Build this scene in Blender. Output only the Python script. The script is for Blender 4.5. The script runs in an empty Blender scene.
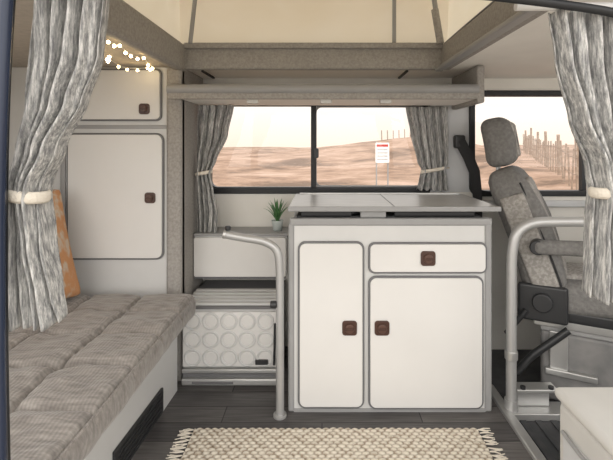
import bpy, bmesh, math, random
from mathutils import Vector, Matrix, noise
random.seed(4)
C = bpy.context.scene.collection
sc = bpy.context.scene
try:
    sc.view_settings.view_transform = 'Standard'
except Exception: pass

# ---------------- materials ----------------
def new_mat(name):
    m = bpy.data.materials.new(name); m.use_nodes = True
    nt = m.node_tree
    return m, nt, nt.nodes["Principled BSDF"]
def mat(name, c, rough=0.5, metal=0.0, c2=None, scale=8.0, bump=0.0, bscale=60.0, stretch=(1,1,1), sheen=0.0, contrast=(0.35,0.65)):
    m, nt, b = new_mat(name)
    b.inputs["Base Color"].default_value = (*c, 1)
    b.inputs["Roughness"].default_value = rough
    b.inputs["Metallic"].default_value = metal
    if sheen: b.inputs["Sheen Weight"].default_value = sheen
    tc = nt.nodes.new("ShaderNodeTexCoord")
    mp = nt.nodes.new("ShaderNodeMapping"); mp.inputs["Scale"].default_value = stretch
    nt.links.new(tc.outputs["Object"], mp.inputs["Vector"])
    if c2 is None: c2 = tuple(x*0.94 for x in c)
    n = nt.nodes.new("ShaderNodeTexNoise"); n.inputs["Scale"].default_value = scale
    n.inputs["Detail"].default_value = 6
    nt.links.new(mp.outputs[0], n.inputs["Vector"])
    r = nt.nodes.new("ShaderNodeValToRGB")
    r.color_ramp.elements[0].position = contrast[0]; r.color_ramp.elements[1].position = contrast[1]
    r.color_ramp.elements[0].color = (*c, 1); r.color_ramp.elements[1].color = (*c2, 1)
    nt.links.new(n.outputs["Fac"], r.inputs["Fac"])
    nt.links.new(r.outputs["Color"], b.inputs["Base Color"])
    if bump > 0:
        n2 = nt.nodes.new("ShaderNodeTexNoise"); n2.inputs["Scale"].default_value = bscale; n2.inputs["Detail"].default_value = 4
        nt.links.new(mp.outputs[0], n2.inputs["Vector"])
        bp = nt.nodes.new("ShaderNodeBump"); bp.inputs["Strength"].default_value = bump; bp.inputs["Distance"].default_value = 0.01
        nt.links.new(n2.outputs["Fac"], bp.inputs["Height"])
        nt.links.new(bp.outputs["Normal"], b.inputs["Normal"])
    return m

M = {}
M['white'] = mat("laminate_white", (0.72,0.71,0.69), 0.35, c2=(0.69,0.68,0.66), scale=3)
M['panel'] = mat("laminate_grey_white", (0.62,0.62,0.61), 0.4, c2=(0.60,0.60,0.59))
M['edge'] = mat("grey_edge_trim", (0.15,0.15,0.155), 0.45)
M['edge2'] = mat("mid_grey_trim", (0.32,0.32,0.32), 0.4)
M['alu'] = mat("aluminium", (0.58,0.58,0.57), 0.35, 0.7)
M['tube'] = mat("painted_silver_tube", (0.48,0.48,0.475), 0.35, 0.4)
M['black'] = mat("black_rubber", (0.012,0.013,0.015), 0.5)
M['blackpl'] = mat("black_plastic", (0.025,0.026,0.028), 0.4)
M['felt'] = mat("grey_felt", (0.40,0.38,0.355), 0.95, c2=(0.31,0.295,0.275), scale=90, bump=0.5, bscale=250)
M['taupe'] = mat("taupe_lining", (0.50,0.45,0.39), 0.95, c2=(0.43,0.39,0.34), scale=40, bump=0.3, bscale=200)
M['lining'] = mat("white_headlining", (0.92,0.90,0.86), 0.7, scale=4)
M['wall'] = mat("cream_wall_vinyl", (0.80,0.78,0.73), 0.6, scale=5)
M['pillar'] = mat("painted_pillar", (0.60,0.61,0.62), 0.4)
M['top'] = mat("brushed_worktop", (0.55,0.54,0.52), 0.34, 0.35, c2=(0.43,0.42,0.405), scale=60, stretch=(0.15,1.5,1))
M['brown'] = mat("brown_latch_plastic", (0.065,0.028,0.018), 0.35)
M['brown2'] = mat("brown_latch_knob", (0.10,0.05,0.035), 0.3)
M['seatd'] = mat("seat_fabric_grey", (0.16,0.155,0.15), 0.95, c2=(0.22,0.215,0.205), scale=60, bump=0.4, bscale=300)
M['seatl'] = mat("seat_fabric_light", (0.28,0.265,0.245), 0.95, c2=(0.41,0.39,0.365), scale=70, bump=0.3, bscale=300, contrast=(0.42,0.62))
M['rubber'] = mat("cab_floor_rubber", (0.035,0.038,0.042), 0.5, c2=(0.06,0.06,0.065), scale=20)
M['cream'] = mat("cream_plastic", (0.62,0.61,0.58), 0.5)
M['seatbox'] = mat("seat_box_grey_vinyl", (0.17,0.17,0.17), 0.6, c2=(0.24,0.235,0.23), scale=12)
M['tie'] = mat("cotton_tieback", (0.78,0.72,0.62), 0.9, bump=0.4, bscale=200)
M['body'] = mat("blue_body_paint", (0.02,0.03,0.06), 0.25)
M['leaf'] = mat("succulent_leaf", (0.05,0.16,0.05), 0.5, c2=(0.12,0.28,0.10), scale=30)
M['pot'] = mat("pot_ceramic", (0.62,0.68,0.66), 0.4)
M['soil'] = mat("soil", (0.05,0.035,0.025), 0.9)
M['orange'] = mat("orange_embroidered_fabric", (0.56,0.28,0.13), 0.9, c2=(0.56,0.46,0.36), scale=26, bump=0.4, bscale=80, stretch=(1,1,0.6), contrast=(0.48,0.62))
M['wood'] = mat("weathered_fence_wood", (0.26,0.19,0.14), 0.9, c2=(0.36,0.28,0.22), scale=10)
M['signw'] = mat("sign_white", (0.85,0.85,0.85), 0.5)
M['signr'] = mat("sign_red", (0.5,0.05,0.04), 0.5)
M['roof'] = mat("grp_roof", (0.75,0.74,0.70), 0.5)
M['belt'] = mat("seat_belt_webbing", (0.02,0.02,0.022), 0.7)
M['bounce'] = mat("pale_bounce_surface", (0.64,0.59,0.52), 1.0, c2=(0.52,0.47,0.41), scale=6)  # invented pale ground colour, chosen to bounce light up to the ceiling

def curtain_mat():
    m, nt, b = new_mat("streaked_curtain_cotton")
    b.inputs["Roughness"].default_value = 0.95
    tc = nt.nodes.new("ShaderNodeTexCoord"); mp = nt.nodes.new("ShaderNodeMapping")
    mp.inputs["Scale"].default_value = (1.6,1.2,0.16)
    nt.links.new(tc.outputs["Object"], mp.inputs["Vector"])
    n = nt.nodes.new("ShaderNodeTexNoise"); n.inputs["Scale"].default_value = 100; n.inputs["Detail"].default_value = 6; n.inputs["Roughness"].default_value=0.75
    nt.links.new(mp.outputs[0], n.inputs["Vector"])
    r = nt.nodes.new("ShaderNodeValToRGB")
    e = r.color_ramp.elements
    e[0].position=0.38; e[0].color=(0.22,0.22,0.225,1)
    e[1].position=0.62; e[1].color=(0.80,0.79,0.76,1)
    k=e.new(0.5); k.color=(0.45,0.45,0.44,1)
    nt.links.new(n.outputs["Fac"], r.inputs["Fac"]); nt.links.new(r.outputs[0], b.inputs["Base Color"])
    tr = nt.nodes.new("ShaderNodeBsdfTranslucent"); nt.links.new(r.outputs[0], tr.inputs["Color"])
    mx = nt.nodes.new("ShaderNodeMixShader"); mx.inputs[0].default_value = 0.25
    out = nt.nodes["Material Output"]
    nt.links.new(b.outputs[0], mx.inputs[1]); nt.links.new(tr.outputs[0], mx.inputs[2]); nt.links.new(mx.outputs[0], out.inputs["Surface"])
    return m
M['curtain'] = curtain_mat()
def canvas_mat():
    m, nt, b = new_mat("pop_top_canvas")
    b.inputs["Roughness"].default_value = 0.9
    n = nt.nodes.new("ShaderNodeTexNoise"); n.inputs["Scale"].default_value=3
    r = nt.nodes.new("ShaderNodeValToRGB"); r.color_ramp.elements[0].color=(0.78,0.70,0.54,1); r.color_ramp.elements[1].color=(0.85,0.79,0.66,1)
    nt.links.new(n.outputs[0], r.inputs[0]); nt.links.new(r.outputs[0], b.inputs["Base Color"])
    tr = nt.nodes.new("ShaderNodeBsdfTranslucent"); nt.links.new(r.outputs[0], tr.inputs["Color"])
    mx = nt.nodes.new("ShaderNodeMixShader"); mx.inputs[0].default_value = 0.42
    nt.links.new(b.outputs[0], mx.inputs[1]); nt.links.new(tr.outputs[0], mx.inputs[2]); nt.links.new(mx.outputs[0], nt.nodes["Material Output"].inputs["Surface"])
    return m
M['canvas'] = canvas_mat()
def glass_mat():
    m, nt, b = new_mat("window_glass")
    t = nt.nodes.new("ShaderNodeBsdfTransparent"); g = nt.nodes.new("ShaderNodeBsdfGlossy"); g.inputs["Roughness"].default_value=0.02
    mx = nt.nodes.new("ShaderNodeMixShader"); mx.inputs[0].default_value=0.02
    nt.links.new(t.outputs[0], mx.inputs[1]); nt.links.new(g.outputs[0], mx.inputs[2]); nt.links.new(mx.outputs[0], nt.nodes["Material Output"].inputs["Surface"])
    return m
M['glass'] = glass_mat()
def floor_mat():
    m, nt, b = new_mat("dark_wood_vinyl")
    b.inputs["Roughness"].default_value=0.45
    tc = nt.nodes.new("ShaderNodeTexCoord")
    br = nt.nodes.new("ShaderNodeTexBrick")
    br.inputs["Scale"].default_value=1.0; br.inputs["Brick Width"].default_value=0.9; br.inputs["Row Height"].default_value=0.12
    br.inputs["Mortar Size"].default_value=0.0025
    br.inputs["Color1"].default_value=(0.075,0.070,0.070,1); br.inputs["Color2"].default_value=(0.135,0.127,0.122,1); br.inputs["Mortar"].default_value=(0.015,0.015,0.015,1)
    nt.links.new(tc.outputs["Object"], br.inputs["Vector"])
    mp = nt.nodes.new("ShaderNodeMapping"); mp.inputs["Scale"].default_value=(2,30,2)
    nt.links.new(tc.outputs["Object"], mp.inputs["Vector"])
    n = nt.nodes.new("ShaderNodeTexNoise"); n.inputs["Scale"].default_value=3; n.inputs["Detail"].default_value=8
    nt.links.new(mp.outputs[0], n.inputs["Vector"])
    mx = nt.nodes.new("ShaderNodeMixRGB"); mx.blend_type='OVERLAY'; mx.inputs[0].default_value=0.8
    nt.links.new(br.outputs["Color"], mx.inputs[1]); nt.links.new(n.outputs["Fac"], mx.inputs[2])
    nt.links.new(mx.outputs[0], b.inputs["Base Color"])
    return m
M['floor'] = floor_mat()
def cushion_mat():
    m, nt, b = new_mat("corduroy_mattress")
    b.inputs["Roughness"].default_value=0.9; b.inputs["Sheen Weight"].default_value=0.3
    tc = nt.nodes.new("ShaderNodeTexCoord")
    mp = nt.nodes.new("ShaderNodeMapping"); mp.inputs["Scale"].default_value=(1.4,7,3)
    nt.links.new(tc.outputs["Object"], mp.inputs["Vector"])
    n = nt.nodes.new("ShaderNodeTexNoise"); n.inputs["Scale"].default_value=10; n.inputs["Detail"].default_value=7; n.inputs["Roughness"].default_value=.62
    nt.links.new(mp.outputs[0], n.inputs["Vector"])
    r = nt.nodes.new("ShaderNodeValToRGB"); r.color_ramp.elements[0].position=0.34; r.color_ramp.elements[1].position=0.68
    r.color_ramp.elements[0].color=(0.195,0.175,0.16,1); r.color_ramp.elements[1].color=(0.385,0.355,0.325,1)
    nt.links.new(n.outputs[0], r.inputs[0])
    w = nt.nodes.new("ShaderNodeTexWave"); w.bands_direction='X'; w.inputs["Scale"].default_value=26; w.inputs["Distortion"].default_value=0.6
    nt.links.new(tc.outputs["Object"], w.inputs["Vector"])
    mr=nt.nodes.new("ShaderNodeMapRange"); mr.inputs["To Min"].default_value=.82; mr.inputs["To Max"].default_value=1.0
    nt.links.new(w.outputs["Fac"],mr.inputs["Value"])
    mm=nt.nodes.new("ShaderNodeMixRGB"); mm.blend_type='MULTIPLY'; mm.inputs[0].default_value=1
    nt.links.new(r.outputs[0],mm.inputs[1]); nt.links.new(mr.outputs[0],mm.inputs[2])
    nt.links.new(mm.outputs[0], b.inputs["Base Color"])
    bp = nt.nodes.new("ShaderNodeBump"); bp.inputs["Strength"].default_value=0.3; bp.inputs["Distance"].default_value=0.003
    nt.links.new(w.outputs["Fac"], bp.inputs["Height"]); nt.links.new(bp.outputs[0], b.inputs["Normal"])
    return m
M['cush'] = cushion_mat()
def sand_mat():
    m, nt, b = new_mat("dune_sand")
    b.inputs["Roughness"].default_value=1.0
    tc = nt.nodes.new("ShaderNodeTexCoord")
    mp = nt.nodes.new("ShaderNodeMapping"); mp.inputs["Scale"].default_value=(0.6,1.0,1.0)
    nt.links.new(tc.outputs["Object"], mp.inputs["Vector"])
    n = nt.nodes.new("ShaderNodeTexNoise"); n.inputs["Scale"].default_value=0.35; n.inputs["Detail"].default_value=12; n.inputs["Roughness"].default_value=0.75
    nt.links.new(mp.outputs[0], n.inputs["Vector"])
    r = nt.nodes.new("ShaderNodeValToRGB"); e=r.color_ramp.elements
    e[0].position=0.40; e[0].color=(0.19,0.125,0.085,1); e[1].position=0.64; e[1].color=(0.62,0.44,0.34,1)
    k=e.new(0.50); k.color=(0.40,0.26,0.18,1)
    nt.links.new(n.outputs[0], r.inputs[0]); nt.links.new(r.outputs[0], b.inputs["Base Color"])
    return m
M['sand'] = sand_mat()
def emi(name, c, s):
    m, nt, b = new_mat(name); b.inputs["Emission Color"].default_value=(*c,1); b.inputs["Emission Strength"].default_value=s
    b.inputs["Base Color"].default_value=(*c,1); return m
M['bulb'] = emi("fairy_bulb", (1.0,0.74,0.38), 22)

# ---------------- geometry helpers ----------------
def empty(name, loc=(0,0,0)):
    e = bpy.data.objects.new(name, None); e.location = loc; e.empty_display_size=0.1; C.objects.link(e); return e
def addobj(name, bm, m, parent=None, smooth=False, mats=None):
    me = bpy.data.meshes.new(name)
    bmesh.ops.recalc_face_normals(bm, faces=bm.faces[:])
    bm.to_mesh(me); bm.free()
    o = bpy.data.objects.new(name, me); C.objects.link(o)
    for x in (mats or [m]): me.materials.append(x)
    if smooth:
        for p in me.polygons: p.use_smooth = True
    if parent: o.parent = parent
    return o
def bev(o, w, seg=2):
    md = o.modifiers.new("bevel",'BEVEL'); md.width=w; md.segments=seg; md.limit_method='ANGLE'
    for p in o.data.polygons: p.use_smooth=True
    md2=o.modifiers.new("wn",'WEIGHTED_NORMAL')
def box(name, x0,x1,y0,y1,z0,z1, m, parent=None, bevel=0.0, seg=2):
    bm = bmesh.new(); bmesh.ops.create_cube(bm, size=1)
    for v in bm.verts:
        v.co = Vector(((x0+x1)/2+v.co.x*(x1-x0),(y0+y1)/2+v.co.y*(y1-y0),(z0+z1)/2+v.co.z*(z1-z0)))
    o = addobj(name, bm, m, parent)
    if bevel: bev(o, bevel, seg)
    return o
def rloop(x0,x1,z0,z1,r,n=6):
    pts=[]
    for cx,cz,a0 in ((x1-r,z1-r,0),(x0+r,z1-r,90),(x0+r,z0+r,180),(x1-r,z0+r,270)):
        for i in range(n+1):
            a=math.radians(a0+90*i/n); pts.append((cx+r*math.cos(a),cz+r*math.sin(a)))
    return pts
def rpanel(name,x0,x1,z0,z1,r,y0,y1,m,parent=None,bevel=0.003):
    bm=bmesh.new(); vs=[bm.verts.new((x,y0,z)) for x,z in rloop(x0,x1,z0,z1,r)]
    f=bm.faces.new(vs); g=bmesh.ops.extrude_face_region(bm,geom=[f])
    for v in g['geom']:
        if isinstance(v,bmesh.types.BMVert): v.co.y=y1
    o=addobj(name,bm,m,parent)
    if bevel: bev(o,bevel)
    return o
def rring(name,x0,x1,z0,z1,ro,w,ri,y0,y1,m,parent=None,bevel=0.003):
    bm=bmesh.new(); a=rloop(x0,x1,z0,z1,ro); b=rloop(x0+w,x1-w,z0+w,z1-w,ri)
    L=[[bm.verts.new((x,y,z)) for x,z in p] for p,y in ((a,y0),(b,y0),(b,y1),(a,y1))]
    n=len(a)
    for k in range(4):
        A=L[k];B=L[(k+1)%4]
        for i in range(n): bm.faces.new((A[i],A[(i+1)%n],B[(i+1)%n],B[i]))
    o=addobj(name,bm,m,parent)
    if bevel: bev(o,bevel)
    return o
def tube(name,pts,r,m,parent=None,smoothc=True,res=8,cyclic=False):
    cu=bpy.data.curves.new(name,'CURVE'); cu.dimensions='3D'
    sp=cu.splines.new('NURBS' if smoothc else 'POLY'); sp.points.add(len(pts)-1)
    for i,p in enumerate(pts): sp.points[i].co=(*p,1)
    if smoothc: sp.order_u=3; sp.use_endpoint_u=True
    sp.use_cyclic_u=cyclic; sp.resolution_u=8
    cu.bevel_depth=r; cu.bevel_resolution=res//2; cu.use_fill_caps=True
    t=bpy.data.objects.new("tmp",cu); C.objects.link(t)
    dg=bpy.context.evaluated_depsgraph_get(); dg.update()
    me=bpy.data.meshes.new_from_object(t.evaluated_get(dg)); bpy.data.objects.remove(t)
    me.name=name; me.materials.clear(); me.materials.append(m)
    for p in me.polygons: p.use_smooth=True
    o=bpy.data.objects.new(name,me); C.objects.link(o)
    if parent:o.parent=parent
    return o
def cyl(name,p0,p1,r,m,parent=None,r2=None,seg=24,bevel=0.0):
    p0=Vector(p0);p1=Vector(p1);d=p1-p0
    bm=bmesh.new(); bmesh.ops.create_cone(bm,cap_ends=True,segments=seg,radius1=r,radius2=r if r2 is None else r2,depth=d.length)
    q=d.to_track_quat('Z','Y').to_matrix().to_4x4()
    bmesh.ops.transform(bm,matrix=Matrix.Translation((p0+p1)/2)@q,verts=bm.verts[:])
    o=addobj(name,bm,m,parent)
    bev(o,bevel or 0.0008,2)
    return o
def soft(name,size,mtx,m,parent=None,rnd=0.04,fn=None,puff=0.0):
    bm=bmesh.new(); bmesh.ops.create_cube(bm,size=1)
    bmesh.ops.subdivide_edges(bm,edges=bm.edges[:],cuts=13,use_grid_fill=True)
    sx,sy,sz=[s/2 for s in size]; r=min(rnd,sx*.98,sy*.98,sz*.98)
    for v in bm.verts:
        p=Vector((v.co.x*2*sx,v.co.y*2*sy,v.co.z*2*sz))
        q=Vector((max(-sx+r,min(sx-r,p.x)),max(-sy+r,min(sy-r,p.y)),max(-sz+r,min(sz-r,p.z))))
        d=p-q
        if d.length>1e-6: p=q+d.normalized()*r
        ux,uy,uz=p.x/sx,p.y/sy,p.z/sz
        if puff:
            s=min(range(3),key=lambda i:size[i])
            w=[(1-uy*uy)*(1-uz*uz),(1-ux*ux)*(1-uz*uz),(1-ux*ux)*(1-uy*uy)][s]
            p[s]+=puff*w*(1 if p[s]>0 else -1)
        if fn: p=fn(p,ux,uy,uz)
        v.co=p
    bmesh.ops.transform(bm,matrix=mtx,verts=bm.verts[:])
    return addobj(name,bm,m,parent,smooth=True)

def latch(parent,x,z,y,s=0.034,idx=1):
    rpanel(f"latch_plate_{idx}",x-s,x+s,z-s,z+s,0.014,y-0.008,y,M['brown'],parent,0.003)
    cyl(f"latch_knob_{idx}",(x,y-0.008,z),(x,y-0.018,z),s*0.62,M['brown2'],parent,bevel=0.004)
    box(f"latch_grip_{idx}",x-s*.5,x+s*.5,y-0.024,y-0.018,z-0.005,z+0.005,M['brown'],parent,0.002)
def door(parent,x0,x1,z0,z1,y,r=0.035,n=1):
    rpanel(f"door_edging_{n}",x0,x1,z0,z1,r,y-0.014,y,M['edge'],parent,0.004)
    rpanel(f"door_face_{n}",x0+.009,x1-.009,z0+.009,z1-.009,r-.007,y-0.019,y-0.010,M['white'],parent,0.003)

# ---------------- shell ----------------
YF=2.65
e=empty("wall_far")
box("panel_below",-1.75,2.1,YF,YF+.06,-.1,.95,M['wall'],e)
box("panel_above_left",-1.75,.93,YF,YF+.06,1.50,1.66,M['wall'],e)
box("panel_above_right",.93,2.1,YF,YF+.06,1.565,1.66,M['wall'],e)
box("panel_left",-1.75,-.70,YF,YF+.06,.95,1.50,M['wall'],e)
box("panel_mid",.64,.93,YF,YF+.06,.95,1.565,M['pillar'],e)
box("panel_right",1.76,2.1,YF,YF+.06,.95,1.565,M['wall'],e)
box("window_sill_trim",.80,2.1,YF-.03,YF,.86,.90,M['pillar'],e,.008)
box("wall_left",-1.81,-1.75,.95,YF+.06,0,1.66,M['taupe'])
e=empty("wall_right")
box("bulkhead_lower",2.1,2.16,.95,YF+.06,-.1,1.0,M['blackpl'],e)
box("windscreen_pillar",2.1,2.16,YF-.1,YF+.06,1.0,1.66,M['blackpl'],e)
box("dashboard_shelf",1.8,2.1,1.0,YF-.04,.85,1.0,M['blackpl'],e,0.04,4)
box("floor",-1.75,.84,.9,YF,-.04,0,M['floor'])
e=empty("cab_floor")
box("rubber_mat",.86,2.1,.9,YF,-.10,-.02,M['rubber'],e)
for i in range(9): box(f"rib_{i+1}",.90+i*.07,.93+i*.07,.95,2.0,-.02,-.014,M['rubber'],e,0.002)
box("trim_threshold",.832,.875,.9,2.2,-.04,.018,M['alu'],None,0.006)
e=empty("ceiling")
ZC=1.65
box("lining_rear",-1.75,-.733,.97,YF+.06,ZC,ZC+.05,M['taupe'],e)
box("lining_cab",.655,2.1,.97,YF+.06,ZC,ZC+.05,M['lining'],e)
box("lining_far",-.733,.655,2.31,YF+.06,ZC,ZC+.05,M['lining'],e)
box("lining_near",-.733,.655,.97,1.10,ZC,ZC+.05,M['lining'],e)
e=empty("roof_opening_surround")
box("far_band",-.755,.675,2.285,2.325,ZC-.008,ZC+.125,M['felt'],e,0.014,3)
box("rear_band",-.775,-.725,1.08,2.30,ZC-.02,ZC+.125,M['felt'],e,0.016,3)
box("front_band",.635,.685,1.08,2.30,ZC-.012,ZC+.125,M['felt'],e,0.016,3)
box("near_band",-.755,.675,1.06,1.10,ZC-.012,ZC+.125,M['felt'],e,0.014,3)
box("front_flange",.60,.64,1.09,2.29,ZC-.02,ZC+.0,M['edge2'],e,0.006)
box("far_flange",-.73,.64,2.262,2.29,ZC+.10,ZC+.13,M['felt'],e,0.006)
def canvas(name,p,q,r,s,parent,nx=50,nz=14):
    bm=bmesh.new(); g=[]
    p,q,r,s=map(Vector,(p,q,r,s)); nrm=(q-p).cross(r-p).normalized()
    for j in range(nz+1):
        row=[]
        for i in range(nx+1):
            u=i/nx;v=j/nz
            c=(p*(1-u)+q*u)*(1-v)+(s*(1-u)+r*u)*v
            c+=nrm*0.03*noise.noise(Vector((u*7,v*2,3.1)))*min(1,3*v)*math.sin(math.pi*min(1,v+.1))*min(1,12*u,12*(1-u))
            row.append(bm.verts.new(c))
        g.append(row)
    for j in range(nz):
        for i in range(nx): bm.faces.new((g[j][i],g[j][i+1],g[j+1][i+1],g[j+1][i]))
    return addobj(name,bm,M['canvas'],parent,True)
e=empty("pop_top_roof")
zt=2.45; zb=ZC+.11
A_=(-.76,2.31,zb);B_=(.67,2.31,zb);C_=(.72,2.38,zt);D_=(-.80,2.38,zt)
E_=(-.76,1.08,zb);F_=(.67,1.08,zb);G_=(.72,1.0,zt);H_=(-.80,1.0,zt)
canvas("canvas_far",A_,B_,C_,D_,e)
canvas("canvas_rear",E_,A_,D_,H_,e)
canvas("canvas_front",F_,B_,C_,G_,e)
canvas("canvas_near",E_,F_,G_,H_,e)
box("roof_shell",-.86,.8,.92,2.46,zt,zt+.04,M['roof'],e,0.015)
box("strap",.375,.395,2.290,2.296,ZC+.06,zt-.02,M['edge2'],e)
cyl("gas_strut",(.62,2.25,ZC+.12),(.53,2.25,2.40),.013,M['edge2'],e)
cyl("gas_strut_sleeve",(.62,2.25,ZC+.12),(.59,2.25,1.95),.019,M['felt'],e)
cyl("gas_strut_rear",(-.69,2.25,ZC+.12),(-.62,2.25,2.40),.011,M['edge2'],e)
tube("piping_front",[(.655,2.29,ZC+.13),(.655,1.7,ZC+.14),(.655,1.1,ZC+.13)],.006,M['edge'],e)
for i,x in enumerate((-.66,.46)): box(f"ceiling_clip_{i+1}",x,x+.012,2.35,2.6,ZC-.010,ZC+.001,M['black'],e)

# ---------------- windows ----------------
w=empty("window_1")
rring("rubber_seal",-.725,.665,.94,1.52,.02,.032,.05,YF-.015,YF+.05,M['black'],w,.005)
rring("inner_frame",-.70,.64,.965,1.495,.04,.016,.04,YF-.005,YF+.04,M['blackpl'],w)
box("center_bar",-.068,-.036,YF-.012,YF+.03,.975,1.485,M['black'],w,0.003)
box("glass_left",-.69,-.052,YF+.012,YF+.016,.97,1.49,M['glass'],w)
box("glass_right",-.052,.63,YF+.022,YF+.026,.97,1.49,M['glass'],w)
rring("sliding_frame",-.044,.628,.978,1.484,.03,.011,.03,YF+.018,YF+.032,M['edge2'],w,.001)
rpanel("window_catch",-.05,-.02,1.16,1.22,.01,YF-.03,YF-.012,M['blackpl'],w)
w=empty("window_2")
rring("rubber_seal",.905,1.785,.925,1.575,.06,.034,.07,YF-.02,YF+.05,M['black'],w,.006)
box("glass_pane",.94,1.75,YF+.02,YF+.024,.96,1.545,M['glass'],w)
box("quarter_bar",1.60,1.625,YF-.005,YF+.03,.96,1.545,M['black'],w)

# ---------------- overhead shelf ----------------
s=empty("overhead_shelf")
box("shelf_board",-.725,.79,2.20,2.56,1.475,1.488,M['lining'],s,0.003)
tube("front_roll",[(-.79,2.205,1.526),(.80,2.205,1.526)],.026,M['edge2'],s,False,12)
box("front_lip",-.79,.80,2.192,2.212,1.474,1.520,M['felt'],s,0.006,3)
box("end_bracket_right",.79,.83,2.19,2.63,1.455,ZC-.001,M['felt'],s,0.01,3)
for i,x in enumerate((-.36,.02,.33)):
    rpanel(f"reading_clip_{i+1}",x-.03,x+.03,1.455,1.476,.008,2.22,2.26,M['cream'],s)

# ---------------- kitchen cabinet ----------------
k=empty("kitchen_cabinet")
yf=2.0; yb=2.53
box("carcass",-.145,.775,yf,yb,.0,.885,M['panel'],k,0.004)
box("front_rail_top",-.15,.79,yf-.008,yf+.03,.865,.90,M['edge2'],k,0.008,3)
box("post_left",-.158,-.128,yf-.006,yf+.05,0,.875,M['edge2'],k,0.010,3)
box("post_right",.755,.790,yf-.006,yf+.05,0,.875,M['edge2'],k,0.010,3)
box("plinth",-.13,.76,yf-.004,yf,.0,.016,M['edge2'],k)
box("worktop_lid",-.155,.825,yf-.012,yb,.936,.954,M['top'],k,0.004)
box("lid_edging",-.158,.828,yf-.018,yf-.008,.932,.956,M['edge2'],k,0.004,3)
box("lid_back_hinge",-.13,.80,yb-.035,yb-.02,.950,.962,M['alu'],k,0.003)
box("lid_seam",.335,.339,yf-.005,yb-.04,.953,.9555,M['edge'],k)
box("hob_tray",-.12,.75,yf+.03,yb-.03,.895,.906,M['black'],k,0.003)
for i,(x,y) in enumerate(((-.02,2.12),(.14,2.12),(.50,2.12),(.66,2.12))):
    cyl(f"burner_{i+1}",(x,y,.906),(x,y,.933),.06,M['blackpl'],k,bevel=0.003)
box("hob_front_left",-.10,.14,2.02,2.04,.903,.931,M['black'],k,.006)
box("hob_front_right",.34,.72,2.02,2.04,.903,.929,M['black'],k,.006)
box("lid_bump_stop",.18,.30,2.01,2.05,.90,.936,M['edge2'],k,.004)
door(k,-.112,.196,.022,.794,yf,.035,1)
door(k,.214,.748,.018,.634,yf,.035,2)
door(k,.214,.764,.645,.790,yf,.03,3)
latch(k,.127,.398,yf-.019,idx=1); latch(k,.276,.398,yf-.019,idx=2); latch(k,.488,.718,yf-.019,idx=3)

# ---------------- locker + appliance ----------------
u=empty("storage_locker")
box("upper_body",-.728,-.20,2.455,2.648,.488,.730,M['panel'],u,0.004)
rpanel("upper_front",-.728,-.205,.492,.715,.012,2.437,2.457,M['white'],u)
box("upper_top",-.728,-.19,2.44,2.648,.722,.738,M['edge2'],u,0.005,3)
box("upper_gap",-.728,-.205,2.45,2.46,.478,.492,M['edge'],u)
u2=empty("cool_box_unit")
box("unit_body",-.716,-.225,2.215,2.42,.0,.40,M['panel'],u2,0.003)
box("unit_back",-.716,-.225,2.42,2.64,.0,.40,M['edge'],u2,0.003)
box("unit_top",-.716,-.225,2.195,2.64,.400,.412,M['edge'],u2,0.003)
for i in range(5): box(f"top_slat_{i+1}",-.712,-.235,2.215+i*.052,2.243+i*.052,.412,.424,M['panel'],u2,0.003)
box("front_sheet",-.714,-.228,2.20,2.216,.105,.385,M['white'],u2,0.004)
n=0
for r_ in range(3):
    for c_ in range(5):
        n+=1; x=-.662+c_*.093; z=.338-r_*.093
        tube(f"embossed_ring_{n}",[(x+.039*math.cos(a),2.200,z+.039*math.sin(a)) for a in [2*math.pi*t/24 for t in range(24)]],.0065,M['panel'],u2,False,6,True)
        cyl(f"embossed_disc_{n}",(x,2.204,z),(x,2.198,z),.028,M['white'],u2,bevel=.003)
rpanel("badge",-.34,-.275,.12,.145,.004,2.188,2.197,M['blackpl'],u2,.001)
tube("hold_down_strap",[(-.24,2.19,.33),(-.24,2.188,.20),(-.245,2.19,.12)],.006,M['black'],u2)
box("rail_upper",-.714,-.228,2.187,2.215,.078,.098,M['alu'],u2,0.004)
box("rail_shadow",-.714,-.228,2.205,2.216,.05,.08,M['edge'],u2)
box("rail_lower",-.714,-.228,2.180,2.215,.018,.052,M['alu'],u2,0.006)
box("rail_slot",-.66,-.45,2.176,2.182,.028,.040,M['edge'],u2,0.002)

# ---------------- plant ----------------
p=empty("potted_succulent",(-.262,2.53,.738))
bm=bmesh.new(); prof=[(.0,0),(.026,0),(.034,.055),(.036,.06),(.031,.06),(.029,.05),(0,.05)]
rings=[[bm.verts.new((r*math.cos(2*math.pi*i/24),r*math.sin(2*math.pi*i/24),z)) for i in range(24)] for r,z in prof[1:-1]]
bm.faces.new(rings[0]); bm.faces.new(rings[-1])
for a,b in zip(rings,rings[1:]):
    for i in range(24): bm.faces.new((a[i],a[(i+1)%24],b[(i+1)%24],b[i]))
addobj("pot",bm,M['pot'],p,True)
cyl("soil",(0,0,.048),(0,0,.053),.028,M['soil'],p)
bm=bmesh.new()
for i in range(18):
    a=i*2.4; tilt=.15+.6*(i/16); Lf=.145-.03*(i/16); prev=None
    for j in range(7):
        t=j/6; rad=Lf*t*math.sin(tilt*(0.6+.5*t)); h=.05+Lf*t*math.cos(tilt*t)
        wd=.010*(1-t)**.7+.0005
        c=Vector((rad*math.cos(a),rad*math.sin(a),h)); sd=Vector((-math.sin(a),math.cos(a),0))*wd; dn=Vector((math.cos(a),math.sin(a),-.3))*wd*.5
        ring=[bm.verts.new(c+sd),bm.verts.new(c+dn),bm.verts.new(c-sd),bm.verts.new(c-dn*.3)]
        if prev:
            for q in range(4): bm.faces.new((prev[q],prev[(q+1)%4],ring[(q+1)%4],ring[q]))
        prev=ring
addobj("leaves",bm,M['leaf'],p,True)

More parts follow.
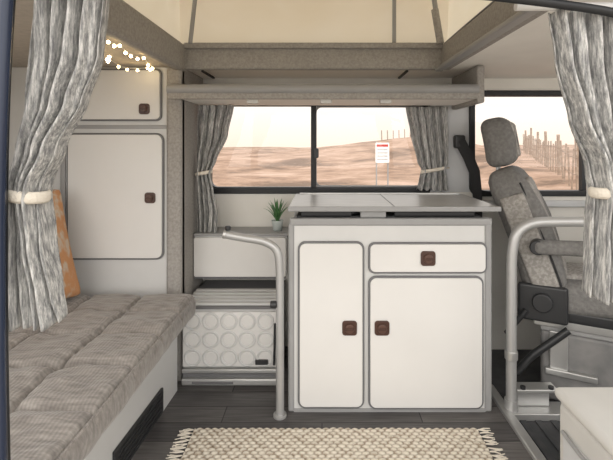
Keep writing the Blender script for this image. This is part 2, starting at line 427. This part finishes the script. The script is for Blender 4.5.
# ---------------- wardrobe ----------------
w=empty("wardrobe")
yw=2.26
box("carcass",-1.74,-.74,yw,2.645,.0,1.648,M['panel'],w)
box("corner_post",-.815,-.733,yw-.02,yw+.05,.0,1.648,M['felt'],w,0.02,4)
box("side_lining",-.742,-.733,yw,2.645,.0,1.648,M['felt'],w)
box("frame_strip_left",-1.37,-1.345,yw-.012,yw+.01,.45,1.648,M['edge2'],w,0.005)
box("frame_strip_mid",-1.345,-.81,yw-.006,yw,1.325,1.345,M['edge2'],w,0.002)
door(w,-1.295,-.838,1.365,1.640,yw,.03,1)
door(w,-1.335,-.815-.012,.640,1.303,yw,.04,2)
latch(w,-.925,1.428,yw-.019,.028,1); latch(w,-.895,.965,yw-.019,.028,2)

# ---------------- bed ----------------
b=empty("bench_bed")
YE=2.172
bm=bmesh.new()
q=[(-1.74,1.0),(-.79,1.0),(-.731,YE),(-1.74,YE)]
vb=[bm.verts.new((x,y,0)) for x,y in q]; vt=[bm.verts.new((x,y,.365)) for x,y in q]
bm.faces.new(vb); bm.faces.new(vt)
for i in range(4): bm.faces.new((vb[i],vb[(i+1)%4],vt[(i+1)%4],vt[i]))
addobj("base_box",bm,M['panel'],b)
def onbase(y): return -.79+(y-1.0)*(.059/(YE-1.0))
def basebox(name,y0,y1,z0,z1,t,m,bevel=0):
    bm=bmesh.new()
    vs=[]
    for y in (y0,y1):
        for z in (z0,z1):
            for o_ in (0,t): vs.append(bm.verts.new((onbase(y)+o_,y,z)))
    for f in ((0,1,3,2),(4,5,7,6),(0,1,5,4),(2,3,7,6),(0,2,6,4),(1,3,7,5)): bm.faces.new([vs[i] for i in f])
    o=addobj(name,bm,m,b)
    if bevel: bev(o,bevel)
basebox("vent_grille",1.56,1.98,.012,.125,.012,M['blackpl'],.004)
for i in range(5): basebox(f"vent_louvre_{i+1}",1.59,1.95,.026+i*.019,.034+i*.019,.016,M['blackpl'],.001)
bm=bmesh.new(); X0,X1,Y0,Y1=-1.735,-.645,.98,YE; ZT,ZB=.495,.372
nx,ny=150,170; grid=[]
sx=[-1.41,-1.155,-.90]; sy=[1.23,1.48,1.73,1.96]
def groove(d,w): return math.exp(-(d/w)**2)
for j in range(ny+1):
    row=[]
    for i in range(nx+1):
        x=X0+(X1-X0)*i/nx; y=Y0+(Y1-Y0)*j/ny
        z=ZT
        wob=.010*noise.noise(Vector((x*6,y*6,9)))
        g=max([groove(x-a+wob,.009) for a in sx]+[groove(y-a+wob,.009) for a in sy])
        z-=.022*g
        z-=.007*max([groove(x-a,.035) for a in sx]+[groove(y-a,.035) for a in sy])
        for a in sx:
            for c in sy: z-=.011*groove(math.hypot(x-a,y-c),.03)
        z+=.010*noise.noise(Vector((x*9,y*14,0)))+.007*noise.noise(Vector((x*20,y*38,4)))*(.6+1.5*g)
        ed=min(x-X0,X1-x,y-Y0,Y1-y); r=.03
        if ed<r: z-=r-math.sqrt(max(0,r*r-(r-ed)**2))
        row.append(bm.verts.new((x,y,z)))
    grid.append(row)
for j in range(ny):
    for i in range(nx): bm.faces.new((grid[j][i],grid[j][i+1],grid[j+1][i+1],grid[j+1][i]))
loop=[grid[0][i] for i in range(nx+1)]+[grid[j][nx] for j in range(1,ny+1)]+[grid[ny][i] for i in range(nx-1,-1,-1)]+[grid[j][0] for j in range(ny-1,0,-1)]
prev=loop; cx,cy=(X0+X1)/2,(Y0+Y1)/2
for k2,(z,ins) in enumerate(((.44,-.006),(.405,-.006),(.385,.002),(.374,.02))):
    nl=[]
    for v in loop:
        ax=1 if abs(v.co.x-X1)<1e-4 else (-1 if abs(v.co.x-X0)<1e-4 else 0)
        ay=1 if abs(v.co.y-Y1)<1e-4 else (-1 if abs(v.co.y-Y0)<1e-4 else 0)
        wv=.006*noise.noise(Vector((v.co.x*12,v.co.y*12,k2)))
        nl.append(bm.verts.new((max(X0,v.co.x-ax*(ins+wv)),min(Y1,v.co.y-ay*(ins+wv)),z)))
    for i in range(len(loop)): bm.faces.new((prev[i],prev[(i+1)%len(loop)],nl[(i+1)%len(loop)],nl[i]))
    prev=nl
bm.faces.new(prev)
addobj("mattress",bm,M['cush'],b,True)
tube("mattress_piping",[(X1+.004,Y0+.02,.476),(X1+.004,Y1-.02,.476)],.004,M['cush'],b,False)
mt=Matrix.Translation((-1.60,1.58,.79))@Matrix.Rotation(math.radians(-12),4,'Y')
soft("backrest",(.14,1.14,.60),mt,M['cush'],b,.05,puff=.015)

def pf(p,ux,uy,uz):
    return Vector((p.x,p.y*(1-.08*(1-uz*uz)),p.z*(1-.08*(1-uy*uy))))
mt=Matrix.Translation((-1.295,1.925,.765))@Matrix.Rotation(math.radians(-14),4,'Z')@Matrix.Rotation(math.radians(-14),4,'Y')
soft("throw_pillow",(.06,.40,.54),mt,M['orange'],None,.028,fn=pf,puff=.045)

# ---------------- tubes ----------------
t=empty("table_support_rail")
Yt=1.965
tube("pole",[(-.442,Yt,.832),(-.36,Yt,.815),(-.30,Yt,.808),(-.25,Yt,.795),(-.205,Yt,.765),(-.193,Yt,.70),(-.192,Yt,.55),(-.192,Yt,.004)],.0185,M['tube'],t,True,14)
cyl("end_cap",(-.452,Yt,.834),(-.436,Yt,.831),.021,M['alu'],t,bevel=.004)
cyl("knob",(-.43,Yt,.85),(-.43,Yt,.870),.013,M['blackpl'],t,bevel=.004)
cyl("foot_flange",(-.192,Yt,0),(-.192,Yt,.012),.030,M['tube'],t)
cyl("clamp",(-.235,Yt-.01,.515),(-.205,Yt-.01,.515),.016,M['blackpl'],t,bevel=.004)
t=empty("seat_grab_rail")
tube("pole",[(1.62,2.0,.878),(1.3,2.0,.882),(1.08,2.0,.884),(.97,2.0,.880),(.90,2.0,.835),(.882,2.0,.74),(.880,2.0,.60),(.880,2.0,.05)],.0235,M['tube'],t,True,14)
cyl("pole_foot",(.880,2.0,.0),(.880,2.0,.06),.030,M['tube'],t)
cyl("collar",(.880,2.0,.245),(.880,2.0,.285),.029,M['alu'],t,bevel=.003)
box("base_plate",.86,1.15,1.96,2.06,-.02,.012,M['alu'],t,.003)
box("bracket_upright",.915,1.07,2.02,2.04,.012,.10,M['alu'],t,.006)
box("bracket_top",.90,1.09,1.98,2.05,.095,.112,M['alu'],t,.004)
for i,x in enumerate((.93,1.06)): cyl(f"bolt_{i+1}",(x,1.99,.112),(x,1.99,.124),.012,M['blackpl'],t)

# ---------------- cab seat ----------------
seat=empty("driver_seat",(1.20,2.31,0))
R=Matrix.Rotation(math.radians(-28),4,'Z')
def L(x,y,z,ry=0): return R@Matrix.Translation((x,y,z))@Matrix.Rotation(math.radians(ry),4,'Y')
lean=-20
def backfn(p,ux,uy,uz):
    s=1-.22*max(0,uz)**2.5
    return Vector((p.x*(1-.25*max(0,uz)**2)+.03*uy*uy*(1 if ux>0 else 0)+.02*math.cos(uz*2.0),p.y*s,p.z))
cb=L(-.10,0,.80,lean)
soft("backrest",(.19,.50,.66),cb,M['seatd'],seat,.07,fn=backfn,puff=.01)
soft("backrest_insert",(.05,.29,.52),cb@Matrix.Translation((.096,0,-.02)),M['seatl'],seat,.022,puff=.008)
soft("backrest_side_panel",(.12,.03,.48),cb@Matrix.Translation((.015,-.243,-.05)),M['seatl'],seat,.014)
tube("backrest_piping",[(cb@Vector((.08,-.25,-.28))),(cb@Vector((.09,-.252,0))),(cb@Vector((.075,-.225,.24)))],.005,M['belt'],seat)
hd=L(-.235,0,1.255,lean+10)
def hf(p,ux,uy,uz): return Vector((p.x+.015*math.cos(uz*1.5),p.y*(1-.18*max(0,uz)),p.z))
soft("headrest",(.15,.29,.27),hd,M['seatd'],seat,.055,fn=hf,puff=.012)
soft("headrest_insert",(.03,.19,.19),hd@Matrix.Translation((.084,0,0)),M['seatl'],seat,.013)
def RV(x,y,z): return (R@Vector((x,y,z)).to_4d()).to_3d()
for i,y in enumerate((-.06,.06)):
    cyl(f"headrest_rod_{i+1}",RV(-.23,y,1.06),RV(-.24,y,1.16),.007,M['alu'],seat)
soft("seat_cushion",(.50,.48,.15),L(.22,0,.50,-4),M['seatd'],seat,.055,puff=.012)
soft("seat_cushion_insert",(.40,.28,.04),L(.24,0,.582,-4),M['seatl'],seat,.018,puff=.01)
soft("armrest",(.30,.055,.07),L(.10,-.30,.76,-4),M['seatd'],seat,.028)
cyl("armrest_pivot",RV(-.03,-.32,.75),RV(-.03,-.22,.75),.035,M['blackpl'],seat,bevel=.006)
def rbx(name,x0,x1,y0,y1,z0,z1,m,bevel):
    o=box(name,x0,x1,y0,y1,z0,z1,m,seat,bevel,3); o.data.transform(R); return o
rbx("seat_frame",-.03,.42,-.22,.20,.38,.44,M['blackpl'],.015)
rbx("hinge_cover",-.12,.10,-.265,-.235,.38,.56,M['blackpl'],.02)
rbx("slide_rail",-.05,.42,-.21,-.17,.345,.385,M['alu'],.005)
rbx("swivel_plate",-.02,.40,-.20,.20,.32,.350,M['edge2'],.006)
rbx("seat_box",-.02,.42,-.20,.20,-.02,.321,M['seatbox'],.02)
rbx("side_bracket",.02,.10,-.215,-.198,.14,.33,M['alu'],.006)
rbx("side_bracket_foot",.00,.22,-.23,-.198,.12,.15,M['alu'],.006)
tube("recline_lever",[RV(-.08,-.27,.43),RV(-.13,-.275,.36),RV(-.17,-.275,.30)],.014,M['blackpl'],seat)
tube("handbrake_grip",[RV(.10,-.25,.36),RV(.0,-.28,.27),RV(-.06,-.29,.22),RV(-.12,-.30,.13)],.018,M['blackpl'],seat)
cyl("recline_wheel",RV(-.01,-.29,.48),RV(-.01,-.26,.48),.045,M['blackpl'],seat,bevel=.006)

sb=empty("seat_belt")
box("upper_anchor",.805,.87,2.60,2.648,1.22,1.30,M['blackpl'],sb,.012,3)
bm=bmesh.new(); pr=None
for (x,y,z) in ((.825,2.60,1.27),(.875,2.60,1.18),(.92,2.60,1.07),(.935,2.60,.92),(.935,2.61,.2)):
    a=bm.verts.new((x-.018,y+.008,z-.026)); c=bm.verts.new((x+.032,y-.006,z+.016))
    if pr: bm.faces.new((pr[0],pr[1],c,a))
    pr=(a,c)
o=addobj("webbing",bm,M['belt'],sb); sm=o.modifiers.new("s",'SOLIDIFY'); sm.thickness=.003
box("belt_reel",.90,.97,2.60,2.648,.14,.26,M['blackpl'],sb,.01)

g=empty("seat_pedestal")
box("shell",.745,1.25,1.02,1.36,-.02,.44,M['cream'],g,.02,4)
box("top_pad",.735,1.26,1.01,1.37,.44,.475,M['cream'],g,.016,4)
box("pocket_panel",.738,.748,1.06,1.32,.08,.36,M['pillar'],g,.006)
tube("pocket_hem",[(.738,1.06,.36),(.733,1.19,.352),(.738,1.32,.36)],.006,M['edge2'],g)

# ---------------- curtains ----------------
def curtain(name,rows,y,folds,amp,parent=None,nx=170,nz=90,seed=0):
    zs=[r[0] for r in rows]
    def lerp(z):
        for a,c in zip(rows,rows[1:]):
            if a[0]>=z>=c[0]:
                t=(a[0]-z)/(a[0]-c[0]); t=t*t*(3-2*t)*.6+t*.4
                return a[1]+(c[1]-a[1])*t,a[2]+(c[2]-a[2])*t
        return rows[-1][1:]
    wmax=max(r[2]-r[1] for r in rows)
    bm=bmesh.new(); G=[]
    for j in range(nz+1):
        z=zs[0]+(zs[-1]-zs[0])*j/nz; x0,x1=lerp(z); row=[]
        comp=wmax/max(.01,(x1-x0))
        for i in range(nx+1):
            u=i/nx
            ph=u*folds*2*math.pi+1.3*noise.noise(Vector((u*3,z*2.5,seed)))
            a=amp*min(1.5,.7+.3*comp)
            yy=y+a*math.sin(ph)+a*.35*math.sin(ph*2.3+1.7+seed+z*3)+.4*amp*noise.noise(Vector((u*6,z*6,seed+5)))
            xx=x0+(x1-x0)*(u+.25/folds/2*math.cos(ph)/math.pi*1.2)
            row.append(bm.verts.new((xx,yy,z+.006*math.sin(ph)*(j/nz))))
        G.append(row)
    for j in range(nz):
        for i in range(nx): bm.faces.new((G[j][i],G[j][i+1],G[j+1][i+1],G[j+1][i]))
    o=addobj(name,bm,M['curtain'],parent,True)
    s_=o.modifiers.new("s",'SOLIDIFY'); s_.thickness=.002
    return o
def tie(name,cx,cy,cz,rx,ry,h,tilt,parent):
    bm=bmesh.new(); n=40; prev=None; first=None
    for i in range(n):
        a=2*math.pi*i/n
        ring=[]
        for dz,dr in ((-h/2,0),(-h/4,.004),(h/4,.004),(h/2,0)):
            ring.append(bm.verts.new((cx+(rx+dr)*math.cos(a),cy+(ry+dr)*math.sin(a),cz+dz+tilt*math.cos(a))))
        if prev:
            for q_ in range(3): bm.faces.new((prev[q_],prev[q_+1],ring[q_+1],ring[q_]))
        else: first=ring
        prev=ring
    for q_ in range(3): bm.faces.new((prev[q_],prev[q_+1],first[q_+1],first[q_]))
    o=addobj(name,bm,M['tie'],parent,True); s_=o.modifiers.new("s",'SOLIDIFY'); s_.thickness=.004
c=empty("window_curtain")
curtain("cloth",[(1.47,-.715,-.51),(1.30,-.718,-.545),(1.15,-.722,-.61),(1.08,-.722,-.64),(.98,-.722,-.62),(.86,-.718,-.60),(.748,-.715,-.605)],2.47,4,.018,c,seed=1)
tie("tieback",-.680,2.47,1.08,.046,.034,.022,.008,c)
tube("tieback_cord",[(-.64,2.47,1.085),(-.68,2.53,1.09),(-.722,2.60,1.09)],.005,M['tie'],c)
c=empty("window_curtain")
curtain("cloth",[(1.47,.505,.755),(1.30,.535,.76),(1.14,.575,.76),(1.09,.60,.745),(1.03,.585,.755),(.970,.57,.76)],2.600,5,.014,c,seed=2)
tie("tieback",.672,2.600,1.09,.072,.028,.022,.012,c)
tube("tieback_cord",[(.73,2.600,1.095),(.76,2.62,1.10),(.78,2.643,1.10)],.005,M['tie'],c)
c=empty("door_curtain")
curtain("cloth",[(1.60,-.675,-.500),(1.45,-.678,-.518),(1.34,-.688,-.555),(1.23,-.702,-.610),(1.15,-.712,-.648),(1.12,-.714,-.654),(1.02,-.712,-.641),(.90,-.712,-.618),(.83,-.71,-.606)],1.0,4.5,.026,c,seed=3)
tie("tieback",-.682,1.0,1.125,.038,.048,.028,-.006,c)
tube("curtain_track",[(-.75,1.0,1.612),(-.42,1.0,1.612)],.010,M['white'],c,False)
c=empty("door_curtain")
curtain("cloth",[(1.55,.530,.70),(1.44,.545,.705),(1.30,.58,.71),(1.19,.625,.715),(1.13,.635,.712),(1.03,.625,.72),(.89,.615,.735)],1.0,5,.026,c,seed=8)
tie("tieback",.675,1.0,1.135,.042,.050,.026,.006,c)
tube("curtain_track",[(.45,1.0,1.562),(.80,1.0,1.562)],.010,M['white'],c,False)

# ---------------- door frame ----------------
d=empty("door_1")
tube("rear_jamb",[(-.665,.915,1.70),(-.678,.915,1.50),(-.692,.915,1.2),(-.692,.915,.8),(-.684,.915,.3),(-.68,.915,-.2)],.016,M['body'],d)
tube("rear_jamb_seal",[(-.672,.935,1.70),(-.688,.935,1.5),(-.700,.935,1.2),(-.700,.935,.8),(-.688,.935,.3),(-.684,.935,-.2)],.014,M['black'],d)
tube("header_seal",[(.20,.955,1.590),(.40,.955,1.568),(.55,.955,1.550),(.68,.955,1.530),(.80,.955,1.48)],.010,M['black'],d)
box("header_panel",-1.75,2.1,.90,.97,1.622,1.74,M['body'],d)

# ---------------- fairy lights ----------------
bm=bmesh.new()
key=[(-.785,1.58,1.618),(-.79,1.68,1.628),(-.80,1.80,1.612),(-.80,1.93,1.630),(-.82,2.08,1.610),(-.88,2.17,1.628),(-.96,2.12,1.612),(-.98,1.98,1.630),(-.93,1.86,1.610),(-.86,1.76,1.628)]
pts=[]
for a_,b_ in zip(key,key[1:]):
    for t_ in (0,.5): pts.append(Vector(a_).lerp(Vector(b_),t_)-Vector((0,0,.008 if t_ else 0)))
for p_ in pts: bmesh.ops.create_uvsphere(bm,u_segments=10,v_segments=8,radius=.0065,matrix=Matrix.Translation(p_))
f=empty("fairy_lights")
addobj("bulbs",bm,M['bulb'],f,True)
tube("wire",[tuple(p_+Vector((0,0,.007))) for p_ in pts],.0015,M['cream'],f)

# ---------------- rug ----------------
rg=empty("woven_rug")
bm=bmesh.new(); rx0,rx1,ry0,ry1=-.555,.675,1.28,1.87; nx,ny=460,190; G=[]
cl=[]
for j in range(ny+1):
    row=[]
    for i in range(nx+1):
        x=rx0+(rx1-rx0)*i/nx; y=ry0+(ry1-ry0)*j/ny
        rowi=math.floor(y/.019)
        jit=.35*noise.noise(Vector((rowi*3.7,math.floor(x/.04),0)))
        yy=(y/.019)%1; xx=((x+.5*(rowi%2)*.032)/.032+jit*.3)%1
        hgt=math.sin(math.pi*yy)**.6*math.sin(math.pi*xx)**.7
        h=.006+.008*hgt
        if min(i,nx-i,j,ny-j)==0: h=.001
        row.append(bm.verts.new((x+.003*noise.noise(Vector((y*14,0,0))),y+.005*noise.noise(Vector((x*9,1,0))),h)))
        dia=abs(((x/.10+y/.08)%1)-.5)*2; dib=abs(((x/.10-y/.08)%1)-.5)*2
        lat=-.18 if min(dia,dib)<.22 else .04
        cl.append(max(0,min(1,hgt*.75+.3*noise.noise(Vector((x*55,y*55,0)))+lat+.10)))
    G.append(row)
for j in range(ny):
    for i in range(nx): bm.faces.new((G[j][i],G[j][i+1],G[j+1][i+1],G[j+1][i]))
m,nt,bs=new_mat("woven_cotton_jute"); bs.inputs["Roughness"].default_value=.95
at=nt.nodes.new("ShaderNodeAttribute"); at.attribute_name="weave"
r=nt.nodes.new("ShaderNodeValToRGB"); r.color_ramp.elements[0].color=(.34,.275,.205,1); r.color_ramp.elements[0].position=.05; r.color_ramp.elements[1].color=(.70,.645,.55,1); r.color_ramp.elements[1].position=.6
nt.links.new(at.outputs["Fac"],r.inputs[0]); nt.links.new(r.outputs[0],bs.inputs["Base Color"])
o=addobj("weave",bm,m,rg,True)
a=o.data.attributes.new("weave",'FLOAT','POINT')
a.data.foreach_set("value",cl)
bm=bmesh.new()
def strand(p0,p1,r):
    d=(p1-p0); s=Vector((-d.y,d.x,0)).normalized()*r
    a=[bm.verts.new(p0+s),bm.verts.new(p0+Vector((0,0,r*1.5))),bm.verts.new(p0-s)]
    mid=(p0+p1)/2+Vector((0,random.uniform(-.006,.006),0))
    b_=[bm.verts.new(mid+s),bm.verts.new(mid+Vector((0,0,r*1.5))),bm.verts.new(mid-s)]
    c_=[bm.verts.new(p1+s),bm.verts.new(p1+Vector((0,0,r))),bm.verts.new(p1-s)]
    for A,B in ((a,b_),(b_,c_)):
        for q_ in range(2): bm.faces.new((A[q_],A[q_+1],B[q_+1],B[q_]))
for sgn,xe in ((-1,rx0),(1,rx1)):
    y=ry0+.01
    while y<ry1:
        for k_ in range(4):
            strand(Vector((xe,y,.006)),Vector((xe+sgn*random.uniform(.04,.065),y+random.uniform(-.016,.016),.003)),.0022)
        y+=.022
addobj("tassels",bm,M['tie'],rg)

# ---------------- outside ----------------
def gh(x,y):
    z=-.5+.2*noise.noise(Vector((x*.05,y*.05,0)))
    f=max(0,min(1,(y-9)/25)); 
    z+=f*(.9*max(0,noise.noise(Vector((x*.045+3.3,y*.03,7))))+.95)
    z+=1.1*math.exp(-((x-6)/7)**2-((y-34)/7)**2)
    z+=.16*noise.noise(Vector((x*.35,y*.35,2)))
    if y>6 and x>4: z+=min(1,(x-4)/4)*min(1,(y-6)/4)*.35
    return z if y>3.2 else -.5
bm=bmesh.new(); xs=[-90+1.5*i for i in range(141)]; ys=[3.3]+[4+j*1.0 for j in range(110)]
G=[[bm.verts.new((x,y,gh(x,y))) for x in xs] for y in ys]
for j in range(len(ys)-1):
    for i in range(len(xs)-1): bm.faces.new((G[j][i],G[j][i+1],G[j+1][i+1],G[j+1][i]))
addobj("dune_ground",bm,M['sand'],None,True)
bm=bmesh.new()
vs=[bm.verts.new(v) for v in ((-90,-30,-.55),(90,-30,-.55),(90,3.6,-.55),(-90,3.6,-.55))]; bm.faces.new(vs)
addobj("bounce_ground",bm,M['bounce'])  # unseen ground sheet around the van, added to bounce light inside
bm=bmesh.new()
def slat(x,y,z0,h,wd,lean):
    bmesh.ops.create_cube(bm,size=1,matrix=Matrix.Translation((x,y,z0+h/2))@Matrix.Rotation(lean,4,'Y')@Matrix.Diagonal((wd,wd*.6,h,1)))
n=34
for i in range(n):
    t_=i/n; x=6.0+t_*8.0; y=9.0+t_*21
    post=i%5==0
    slat(x,y,gh(x,y)-.1,(1.6 if post else 1.25)+random.uniform(-.1,.1),.09 if post else .045,random.uniform(-.06,.06))
for i in range(14):
    x=5+i*.5; y=36+.1*i
    slat(x,y,gh(x,y)-.1,1.0+random.uniform(-.1,.1),.07,random.uniform(-.08,.08))
f=empty("dune_fence"); addobj("palings",bm,M['wood'],f)
for k_ in (.45,.95):
    tube(f"wire_{k_}",[(6.0+t_/10*8,9+t_/10*21,gh(6+t_/10*8,9+t_/10*21)+k_) for t_ in range(11)],.012,M['wood'],f,False,4)
sx_,sy_=2.1,15.0; gz=gh(sx_,sy_)
s=empty("warning_sign")
cyl("post_left",(sx_-.2,sy_,gz-.1),(sx_-.2,sy_,1.35),.025,M['edge2'],s)
cyl("post_right",(sx_+.2,sy_,gz-.1),(sx_+.2,sy_,1.35),.025,M['edge2'],s)
rpanel("sign_board",sx_-.24,sx_+.24,.62,1.32,.03,sy_-.05,sy_-.03,M['signw'],s)
rpanel("sign_header",sx_-.20,sx_+.20,1.18,1.26,.01,sy_-.056,sy_-.05,M['signr'],s)
for i in range(4): box(f"text_line_{i+1}",sx_-.18,sx_+.18,sy_-.055,sy_-.05,1.06-i*.11,1.09-i*.11,M['edge2'],s)

# ---------------- world & lights ----------------
W=bpy.data.worlds.new("World"); sc.world=W; W.use_nodes=True; nt=W.node_tree
bg=nt.nodes["Background"]
tc=nt.nodes.new("ShaderNodeTexCoord"); sp=nt.nodes.new("ShaderNodeSeparateXYZ"); nt.links.new(tc.outputs["Generated"],sp.inputs[0])
r=nt.nodes.new("ShaderNodeValToRGB"); e=r.color_ramp.elements
e[0].position=0.0; e[0].color=(1.0,.83,.68,1); e[1].position=.5; e[1].color=(.97,.96,.96,1)
kk=e.new(.08); kk.color=(1.0,.935,.86,1)
nt.links.new(sp.outputs["Z"],r.inputs[0])
mr0=nt.nodes.new("ShaderNodeMapRange"); mr0.inputs["From Min"].default_value=.3; mr0.inputs["From Max"].default_value=-.3
nt.links.new(sp.outputs["Y"],mr0.inputs["Value"])
mxc=nt.nodes.new("ShaderNodeMixRGB"); mxc.inputs[2].default_value=(1.0,.965,.925,1)
nt.links.new(mr0.outputs[0],mxc.inputs[0]); nt.links.new(r.outputs[0],mxc.inputs[1]); nt.links.new(mxc.outputs[0],bg.inputs["Color"])
mr=nt.nodes.new("ShaderNodeMapRange"); mr.inputs["From Min"].default_value=.3; mr.inputs["From Max"].default_value=-.8
mr.inputs["To Min"].default_value=1.2; mr.inputs["To Max"].default_value=2.6
nt.links.new(sp.outputs["Y"],mr.inputs["Value"]); nt.links.new(mr.outputs[0],bg.inputs["Strength"])
sun=bpy.data.lights.new("sun",'SUN'); sun.energy=.35; sun.angle=math.radians(40); sun.color=(1,.90,.78)
so=bpy.data.objects.new("sun",sun); so.rotation_euler=(math.radians(62),0,math.radians(-20)); C.objects.link(so)

cam=bpy.data.cameras.new("camera"); co=bpy.data.objects.new("camera",cam); C.objects.link(co)
co.location=(0,0,1.24); co.rotation_euler=(math.radians(90),0,0)
cam.lens=430/613*36; cam.sensor_width=36; cam.shift_x=-15.5/613; cam.shift_y=-85/613
cam.clip_start=.05; cam.clip_end=500
sc.camera=co
